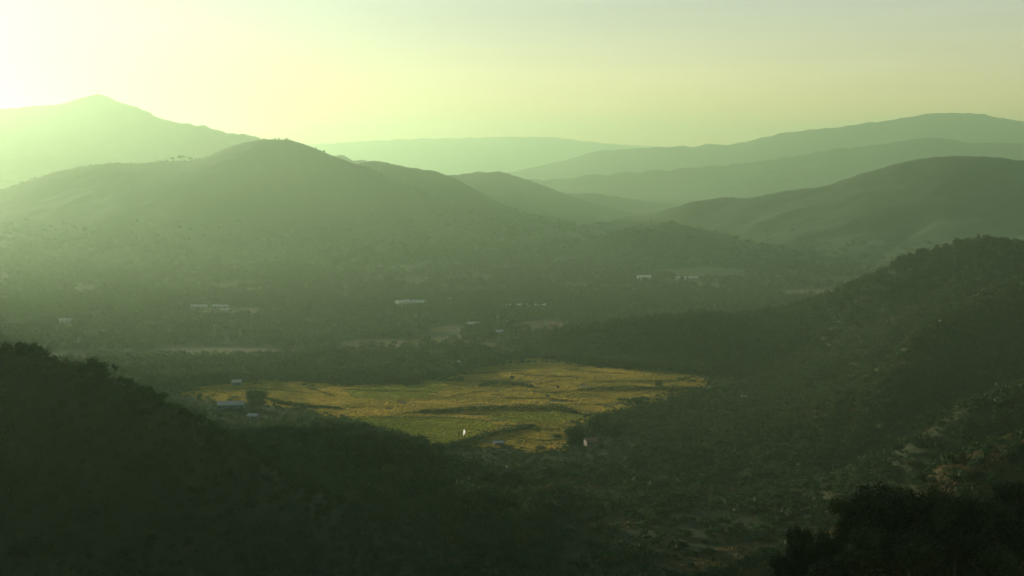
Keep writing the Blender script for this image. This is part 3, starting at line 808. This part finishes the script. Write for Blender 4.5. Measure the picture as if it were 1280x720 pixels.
# ------------------------------------------------------------------ hedges and banks in the meadow
def hedge(pix, hgt, wid, label, n_per_m=9, leaf=.7, mat='leaf'):
    P = np.array([ground(*p, 0)[:2] for p in pix])
    seg = np.linalg.norm(np.diff(P, axis=0), axis=1); Ltot = seg.sum()
    n = int(Ltot * n_per_m * 2.6)
    s = np.sort(rng.random(n)) * Ltot
    cs = np.concatenate([[0], np.cumsum(seg)])
    x = np.interp(s, cs, P[:, 0]); y = np.interp(s, cs, P[:, 1])
    c0 = P.mean(0)
    k = .62 + .45 * np.clip(perlin(s / 5.0 + c0[0], s * 0 + .5) + .6, 0, 1.3)
    end = np.clip(np.minimum(s, Ltot - s) / (.12 * Ltot), .25, 1)
    hh = hgt * k * end; ww = wid * k * end
    C = np.stack([x + (rng.random(n) - .5) * ww, y + (rng.random(n) - .5) * ww, rng.random(n) ** .8 * hh], -1)
    C[:, :2] -= c0
    nrm = rng.normal(size=(n, 3)); nrm /= np.linalg.norm(nrm, axis=1)[:, None]
    u = np.cross(nrm, rng.normal(size=(n, 3))); u /= np.linalg.norm(u, axis=1)[:, None]; v = np.cross(nrm, u)
    sz = leaf * (.5 + .7 * rng.random(n))[:, None]
    Q = np.stack([C - u * sz * .6, C - v * sz * .45, C + u * sz * .6, C + v * sz * .45], 1)
    o = mesh_obj('hedge', quads_mesh('hedge', Q, M[mat], .5 * rng.random(n)))
    o.location = (c0[0], c0[1], 0)
    return tag(o, label, 'hedge')
hedge([(508,517),(540,516),(575,515),(620,512),(660,511),(700,513),(728,519)], 3.2, 6, 'long dark hedge across the near half of the meadow', 16)
hedge([(598,484),(612,481),(628,480),(648,482),(668,485)], 3.0, 7, 'dark lens shaped hedge bank in the far half of the meadow', 16)
hedge([(620,498),(650,499),(685,499),(714,502)], 1.1, 2.4, 'thin dark hedge bank below the lens shaped one', 8, .5)
hedge([(634,467),(665,470),(700,472),(722,471)], 1.2, 3, 'thin curved hedge bank on the rusty far terrace', 8, .5)
hedge([(712,489),(745,488),(780,487),(820,487),(860,487),(890,490)], 2.6, 8, 'dark bushy strip along the right side of the meadow', 16)
hedge([(555,562),(575,556),(600,548),(625,542),(650,537),(668,532)], 2.6, 9, 'ragged dark thicket crossing the near end of the meadow', 20)
hedge([(440,521.5),(500,522.5),(560,522.5),(600,526),(622,531)], .9, 1.8, 'low dark hedge along the near side of the pale lane', 7, .45)
hedge([(665,482),(700,476),(725,474)], .9, 2, 'short faint bank at the far right of the meadow', 6, .5)
hedge([(770,500),(790,503),(812,500)], 2.2, 5, 'small dark clump of bushes at right of the meadow', 16)
hedge([(420,497),(400,490),(380,484)], 1.2, 2.5, 'short dark leafy strip at left end of the meadow', 8, .5)  # low dark strip of leaves slanting across the left end
hedge([(480,503),(540,506),(590,503)], .5, 1.2, 'barely visible grassy bank across the middle of the meadow', 5, .4, 'leaf_warm')
hedge([(330,497),(350,505),(392,509),(430,512)], 2.0, 6, 'dark thicket on near left rim of the meadow', 14)

for pts_, lb_ in [([(560,470),(600,467),(640,466)], 'thin dark bank at the far left tip of the meadow'),
    ([(700,461),(740,466),(790,468)], 'thin dark bank under the ridge wood at the far side of the meadow'),
    ([(420,487),(470,489),(520,490),(560,493)], 'long faint bank across the dull green plot'),
    ([(560,497),(590,492),(610,489)], 'short slanting bank left of the lens shaped hedge'),
    ([(650,489),(690,492),(712,490)], 'short bank joining the lens shaped hedge to the right hand strip'),
    ([(715,505),(750,507),(772,511)], 'short bank above the near right corner of the meadow'),
    ([(640,548),(680,552),(712,549)], 'reddish bank along the near edge of the meadow'),
    ([(300,486),(350,488),(400,494)], 'thin bank behind the big round lone tree'),
    ([(730,478),(790,478),(850,477)], 'thin bank along the gold strip under the dark ridge'),
    ([(640,536),(690,538),(720,534)], 'low bank below the narrow green plot')]:
    hedge(pts_, .9 + .5 * rng.random(), 2.0 + rng.random(), lb_, 9, .5)

# ------------------------------------------------------------------ buildings
def box(cx, cy, z0, sx, sy, sz):
    v = [(cx + i * sx / 2, cy + j * sy / 2, z0 + k * sz) for k in (0, 1) for j in (-1, 1) for i in (-1, 1)]
    return v, [[0, 2, 3, 1], [4, 5, 7, 6], [0, 1, 5, 4], [2, 6, 7, 3], [0, 4, 6, 2], [1, 3, 7, 5]]

def house(pix, w, dpt, wall_h, roof_h, rz, label, cat='house', name='house', wall='white_wall', roof='metal_roof', nwin=2, group=None, z=None, door=True):
    p = ground(*pix)
    if z is not None: p = z
    e = empty(name, (p[0], p[1], p[2] if z is not None else 0.0), rz)
    tag(e, label, cat, group)
    # gabled wall shell, ridge along X
    hw, hd = w / 2, dpt / 2
    V = [(-hw, -hd, -.4), (hw, -hd, -.4), (hw, hd, -.4), (-hw, hd, -.4), (-hw, -hd, wall_h), (hw, -hd, wall_h), (hw, hd, wall_h), (-hw, hd, wall_h), (-hw, 0, wall_h + roof_h), (hw, 0, wall_h + roof_h)]
    Fc = [[0, 1, 5, 4], [2, 3, 7, 6], [1, 2, 6, 9, 5], [3, 0, 4, 8, 7], [0, 3, 2, 1]]
    mesh_obj('wall', pydata('wall', V, Fc, M[wall]), e)
    ov, th = .45, .16
    sl = roof_h / hd
    y1, z1 = hd + ov, wall_h - ov * sl + .04
    ridge = wall_h + roof_h + .04; xx = hw + ov
    V = []
    for dz in (0, th):
        V += [(-xx, -y1, z1 + dz), (xx, -y1, z1 + dz), (xx, 0, ridge + dz), (-xx, 0, ridge + dz), (xx, y1, z1 + dz), (-xx, y1, z1 + dz)]
    Fc = [[0, 3, 2, 1], [3, 5, 4, 2], [6, 7, 8, 9], [9, 8, 10, 11], [0, 1, 7, 6], [4, 5, 11, 10], [1, 2, 8, 7], [2, 4, 10, 8], [5, 3, 9, 11], [3, 0, 6, 9]]
    mesh_obj('roof', pydata('roof', V, Fc, M[roof]), e)
    if door:
        v, f = box(0 if nwin else -w * .1, -hd - .03, 0, 1.1, .06, min(2.1, wall_h * .8)); mesh_obj('door', pydata('door', v, f, M['dark_open']), e)
    for k in range(nwin):
        xk = (-1) ** k * w * (.28 + .0 * k) if nwin <= 2 else -w * .4 + w * .8 * k / (nwin - 1)
        if nwin > 2 and abs(xk) < 1.2: xk += 1.6
        v, f = box(xk, -hd - .03, wall_h * .42, min(1.3, w * .16), .06, wall_h * .3)
        mesh_obj('window', pydata('window', v, f, M['dark_open']), e)
    return e

house((289,511), 16, 8, 3.2, 1.6, .12, 'long low shed with pale shining roof beside the big round tree', 'shed', 'shed', 'blue_roof', 'metal_roof', 3)
house((317,524), 6, 5, 2.4, 1.0, -.2, 'small blue hut in front of the big round tree', 'hut', 'hut', 'blue_roof', 'metal_roof', 1)
house((296,482), 6, 5, 2.8, 1.2, .1, 'little hazy blue hut behind the long pale roofed shed', 'hut', 'hut', 'blue_roof', 'metal_roof', 1)
house((623,556), 4.6, 3.2, 1.4, .7, .15, 'small white roofed hut in the scrub below the meadow', 'hut', 'hut', 'ochre_wall', 'metal_roof', 0)
house((584,576), 3.4, 2.6, 1.2, .6, -.1, 'tiny pale roofed hut left of and below the white roofed one', 'hut', 'hut', 'ochre_wall', 'metal_roof', 0)
house((738,557), 6, 5, 3.0, 1.4, .3, 'ochre walled house half hidden behind the tall corner tree', 'house', 'house', 'ochre_wall', 'tile_roof', 2)
house((930,499), 3.6, 3, 1.6, .8, .2, 'lone tiny white hut in the scrub right of the meadow', 'hut', 'hut', 'white_wall', 'metal_roof', 0)
house((504,385), 14, 9, 6.5, 1.8, .5, 'pale blue white two storey house in the hazy village', 'house', 'house', 'white_wall', 'metal_roof', 4)
house((523,384), 13, 9, 5.5, 2.2, -.25, 'house with bright roof and dark wall next to the pale two storey house', 'house', 'house', 'ochre_wall', 'metal_roof', 2)
house((557,378), 10, 7, 3, 1.5, -.1, 'small bright roofed house right of the pair in the hazy village', 'house', 'house', 'white_wall', 'metal_roof', 2)
house((655,386), 44, 10, 3.6, 1.6, .06, 'very long low shed with thin pale roof above the dark spur', 'shed', 'shed', 'blue_roof', 'metal_roof', 6)
house((592,408), 11, 7, 2.8, 1.4, .1, 'pale roofed house left of the village mast', 'house', 'house', 'ochre_wall', 'metal_roof', 2)
house((632,405), 8, 6, 2.6, 1.2, .0, 'small pale roofed house right of the village mast', 'house', 'house', 'ochre_wall', 'metal_roof', 1)
house((626,418), 13, 7, 2.6, 1.4, .12, 'pale long house below the village mast', 'house', 'house', 'ochre_wall', 'metal_roof', 2)
house((692,409), 8, 6, 3, 1.4, -.3, 'tan house on the pinkish earth yard', 'house', 'house', 'ochre_wall', 'tile_roof', 2)
house((575,457), 6, 5, 2.6, 1.2, .2, 'bluish hut on the far rim of the meadow', 'hut', 'hut', 'blue_roof', 'metal_roof', 1)
house((82,408), 10, 8, 6, 1.6, .4, 'faint white house in the haze above the left hill crest', 'house', 'house', 'white_wall', 'metal_roof', 3)
house((249,386), 16, 8, 3, 1.2, .05, 'hazy long roofed house at the foot of the large hill', 'house', 'house', 'white_wall', 'metal_roof', 2)
house((276,386), 16, 8, 3, 1.2, .0, 'hazy pale roof right of the long one at the foot of the large hill', 'house', 'house', 'white_wall', 'metal_roof', 2)
house((281,396), 8, 7, 7, 1.2, .2, 'tall narrow white house below two hazy pale roofs', 'house', 'house', 'white_wall', 'metal_roof', 2)
house((840,331), 36, 18, 5, 2.4, .08, 'big pale hall with the widest roof in the far village', 'hall', 'hall', 'white_wall', 'metal_roof', 5)
house((805,352), 16, 10, 6, 1.8, .1, 'whitest boxy house of the far village, left of the wide hall', 'house', 'house', 'white_wall', 'metal_roof', 3)
house((851,350), 13, 8, 2.8, 1.4, .1, 'low pale house below the wide hall roof', 'house', 'house', 'white_wall', 'metal_roof', 2)
house((867,350), 12, 8, 2.8, 1.4, -.1, 'right hand one of two low pale houses below the wide hall roof', 'house', 'house', 'white_wall', 'metal_roof', 2)

# white banner on a pole at the near end of the meadow
p = ground(580, 545)
e = tag(empty('banner', (p[0], p[1], 0), .75), 'bright white upright banner at the near end of the green plot', 'banner')
v, f = tube([(-.75, 0, -.3), (-.7, 0, 1.6), (-.62, 0, 3.6)], [.05, .05, .04], 6); mesh_obj('pole', pydata('pole', v, f, M['pole']), e)
xs = np.linspace(0, 1, 7); V, Fc = [], []
for side in (-.012, .012):
    for k in range(9):
        t = k / 8; z = .5 + 3.0 * t
        for x in xs:
            wv = 1.7 * (.45 + .55 * math.sin(t * 2.4)) * x
            V.append((-.66 + .04 * t + wv - .5 * (1 - t) * (1 - t) * x, .12 * math.sin(x * 5 + t * 2) * x + side, z - .25 * x * (1 - t)))
n = 63
for s in (0, 1):
    for k in range(8):
        for i in range(6):
            a = s * n + k * 7 + i; q = [a, a + 1, a + 8, a + 7]
            Fc.append(q if s == 0 else q[::-1])
for k in range(8): Fc += [[k * 7, k * 7 + 7, n + k * 7 + 7, n + k * 7], [k * 7 + 6, n + k * 7 + 6, n + k * 7 + 13, k * 7 + 13]]
for i in range(6): Fc += [[i, n + i, n + i + 1, i + 1], [56 + i, 57 + i, n + 57 + i, n + 56 + i]]
mesh_obj('cloth', pydata('cloth', V, Fc, M['white_cloth'], True), e)

def mast(pix, h, r, label, name='mast', arms=True, mat='white_wall'):
    p = ground(*pix)
    e = tag(empty(name, (p[0], p[1], 0), .3), label, name)
    v, f = tube([(0, 0, -.5), (0, 0, h * .5), (0, 0, h)], [r, r * .85, r * .6], 8); mesh_obj('pole', pydata('pole', v, f, M[mat]), e)
    if arms:
        v, f = box(0, 0, h * .86, h * .28, r * 1.2, r * 1.2); mesh_obj('crossarm', pydata('crossarm', v, f, M[mat]), e)
    v, f = box(0, 0, h + .003, r * 1.6, r * 1.6, r * 2); mesh_obj('cap', pydata('cap', v, f, M[mat]), e)
mast((622, 404), 6.5, .45, 'white mast standing upright among the village roofs')
mast((642, 424), 4.5, .3, 'short pale post below the pinkish earth yard', 'post', False)
mast((578, 521), 3.0, .16, 'thin grey post at the right end of the pale lane', 'post', False, 'pole')

# pale boulders on the ridge faces
def boulder(pix, d, hill, r, label):
    p = at(*pix, d)
    # slide along the ray until it meets the ground
    for dd in np.arange(d - 150, d + 250, 2.0):
        q = at(*pix, dd)
        if q[2] < float(H(np.array([q[0]]), np.array([q[1]]))[0]) + 3: p = q; break
    import bmesh
    bm = bmesh.new(); bmesh.ops.create_icosphere(bm, subdivisions=3, radius=r)
    for v in bm.verts:
        k = 1 + .28 * float(perlin(v.co.x / r * 1.3 + p[0], v.co.y / r * 1.3 + v.co.z / r))
        v.co = v.co * k; v.co.z *= .8
    me = bpy.data.meshes.new('boulder'); bm.to_mesh(me); bm.free(); me.materials.append(M['stone'])
    o = mesh_obj('boulder', me); o.location = p
    return tag(o, label, 'boulder')
boulder((1136, 337), 1040, H_ridge, .9, 'pale boulder high on the dark face of the long ridge')
boulder((1175, 401), 780, H_spurb, .8, 'pale boulder on the crest of the brown flecked spur')

# ------------------------------------------------------------------ light, sky, haze
SUN_AZ, SUN_EL = R(-47), R(8.3)         # from the viewing direction (+Y), negative = left
sd = np.array([math.sin(SUN_AZ) * math.cos(SUN_EL), math.cos(SUN_AZ) * math.cos(SUN_EL), math.sin(SUN_EL)])
sl = bpy.data.lights.new('sun', 'SUN'); sl.energy = 5.0; sl.angle = R(.6); sl.color = (1, .825, .70)
so = link(bpy.data.objects.new('sun', sl)); so.location = (-300, 400, 600)
so.rotation_euler = Vector(sd).to_track_quat('Z', 'Y').to_euler()

w = bpy.data.worlds.new('World'); scene.world = w; w.use_nodes = True
nt = w.node_tree; nt.nodes.clear()
sky = nt.nodes.new('ShaderNodeTexSky'); sky.sky_type = 'NISHITA'; sky.sun_disc = False
sky.sun_elevation = SUN_EL; sky.sun_rotation = SUN_AZ
sky.air_density = 1.0; sky.dust_density = 0.0; sky.ozone_density = 1.0; sky.altitude = 200
mul = N(nt, 'ShaderNodeMix', _data_type='RGBA', _blend_type='MULTIPLY'); mul.inputs[0].default_value = 1
mul.inputs[7].default_value = (1.0, .83, .79, 1)
nt.links.new(sky.outputs[0], mul.inputs[6])
tc = nt.nodes.new('ShaderNodeTexCoord')
mp = N(nt, 'ShaderNodeMapping', Scale=(1.2, 1.2, 14))
nt.links.new(tc.outputs['Generated'], mp.inputs['Vector'])
cl = N(nt, 'ShaderNodeTexNoise', Scale=2.2, Detail=5, Roughness=.55)
nt.links.new(mp.outputs[0], cl.inputs['Vector'])
cr = ramp(nt, cl.outputs['Fac'], [(.3, (.92, .93, .95)), (.7, (1.06, 1.06, 1.06))])
cm = N(nt, 'ShaderNodeMix', _data_type='RGBA', _blend_type='MULTIPLY'); cm.inputs[0].default_value = 1
nt.links.new(mul.outputs[2], cm.inputs[6]); nt.links.new(cr, cm.inputs[7])
bg = N(nt, 'ShaderNodeBackground', Strength=.096)
nt.links.new(cm.outputs[2], bg.inputs['Color'])
wo = nt.nodes.new('ShaderNodeOutputWorld'); nt.links.new(bg.outputs[0], wo.inputs['Surface'])

m, nt = nodes_of('haze')
pv = N(nt, 'ShaderNodeVolumePrincipled', Density=1.75e-4, Anisotropy=.77)
pv.inputs['Color'].default_value = (.71, 1.0, .62, 1)
o = nt.nodes.new('ShaderNodeOutputMaterial'); nt.links.new(pv.outputs[0], o.inputs['Volume'])
v, f = box(0, 6450, -4, 14000, 14100, 408)
hz = mesh_obj('haze', pydata('haze', v, f, m))
tag(hz, 'warm greenish haze filling the valley', 'haze', kind='stuff')

# ------------------------------------------------------------------ render settings
vs = scene.view_settings
scene.display_settings.display_device = 'sRGB'
vs.view_transform = 'Standard'; vs.look = 'None'; vs.gamma = 1; vs.exposure = 0.78; vs.use_curve_mapping = False
scene.render.engine = 'CYCLES'
c = scene.cycles
c.use_denoising = True
try: c.denoiser = 'OPENIMAGEDENOISE'
except Exception: pass
c.max_bounces = 4; c.diffuse_bounces = 2; c.glossy_bounces = 1; c.transmission_bounces = 2; c.volume_bounces = 1
c.transparent_max_bounces = 4
c.use_adaptive_sampling = False
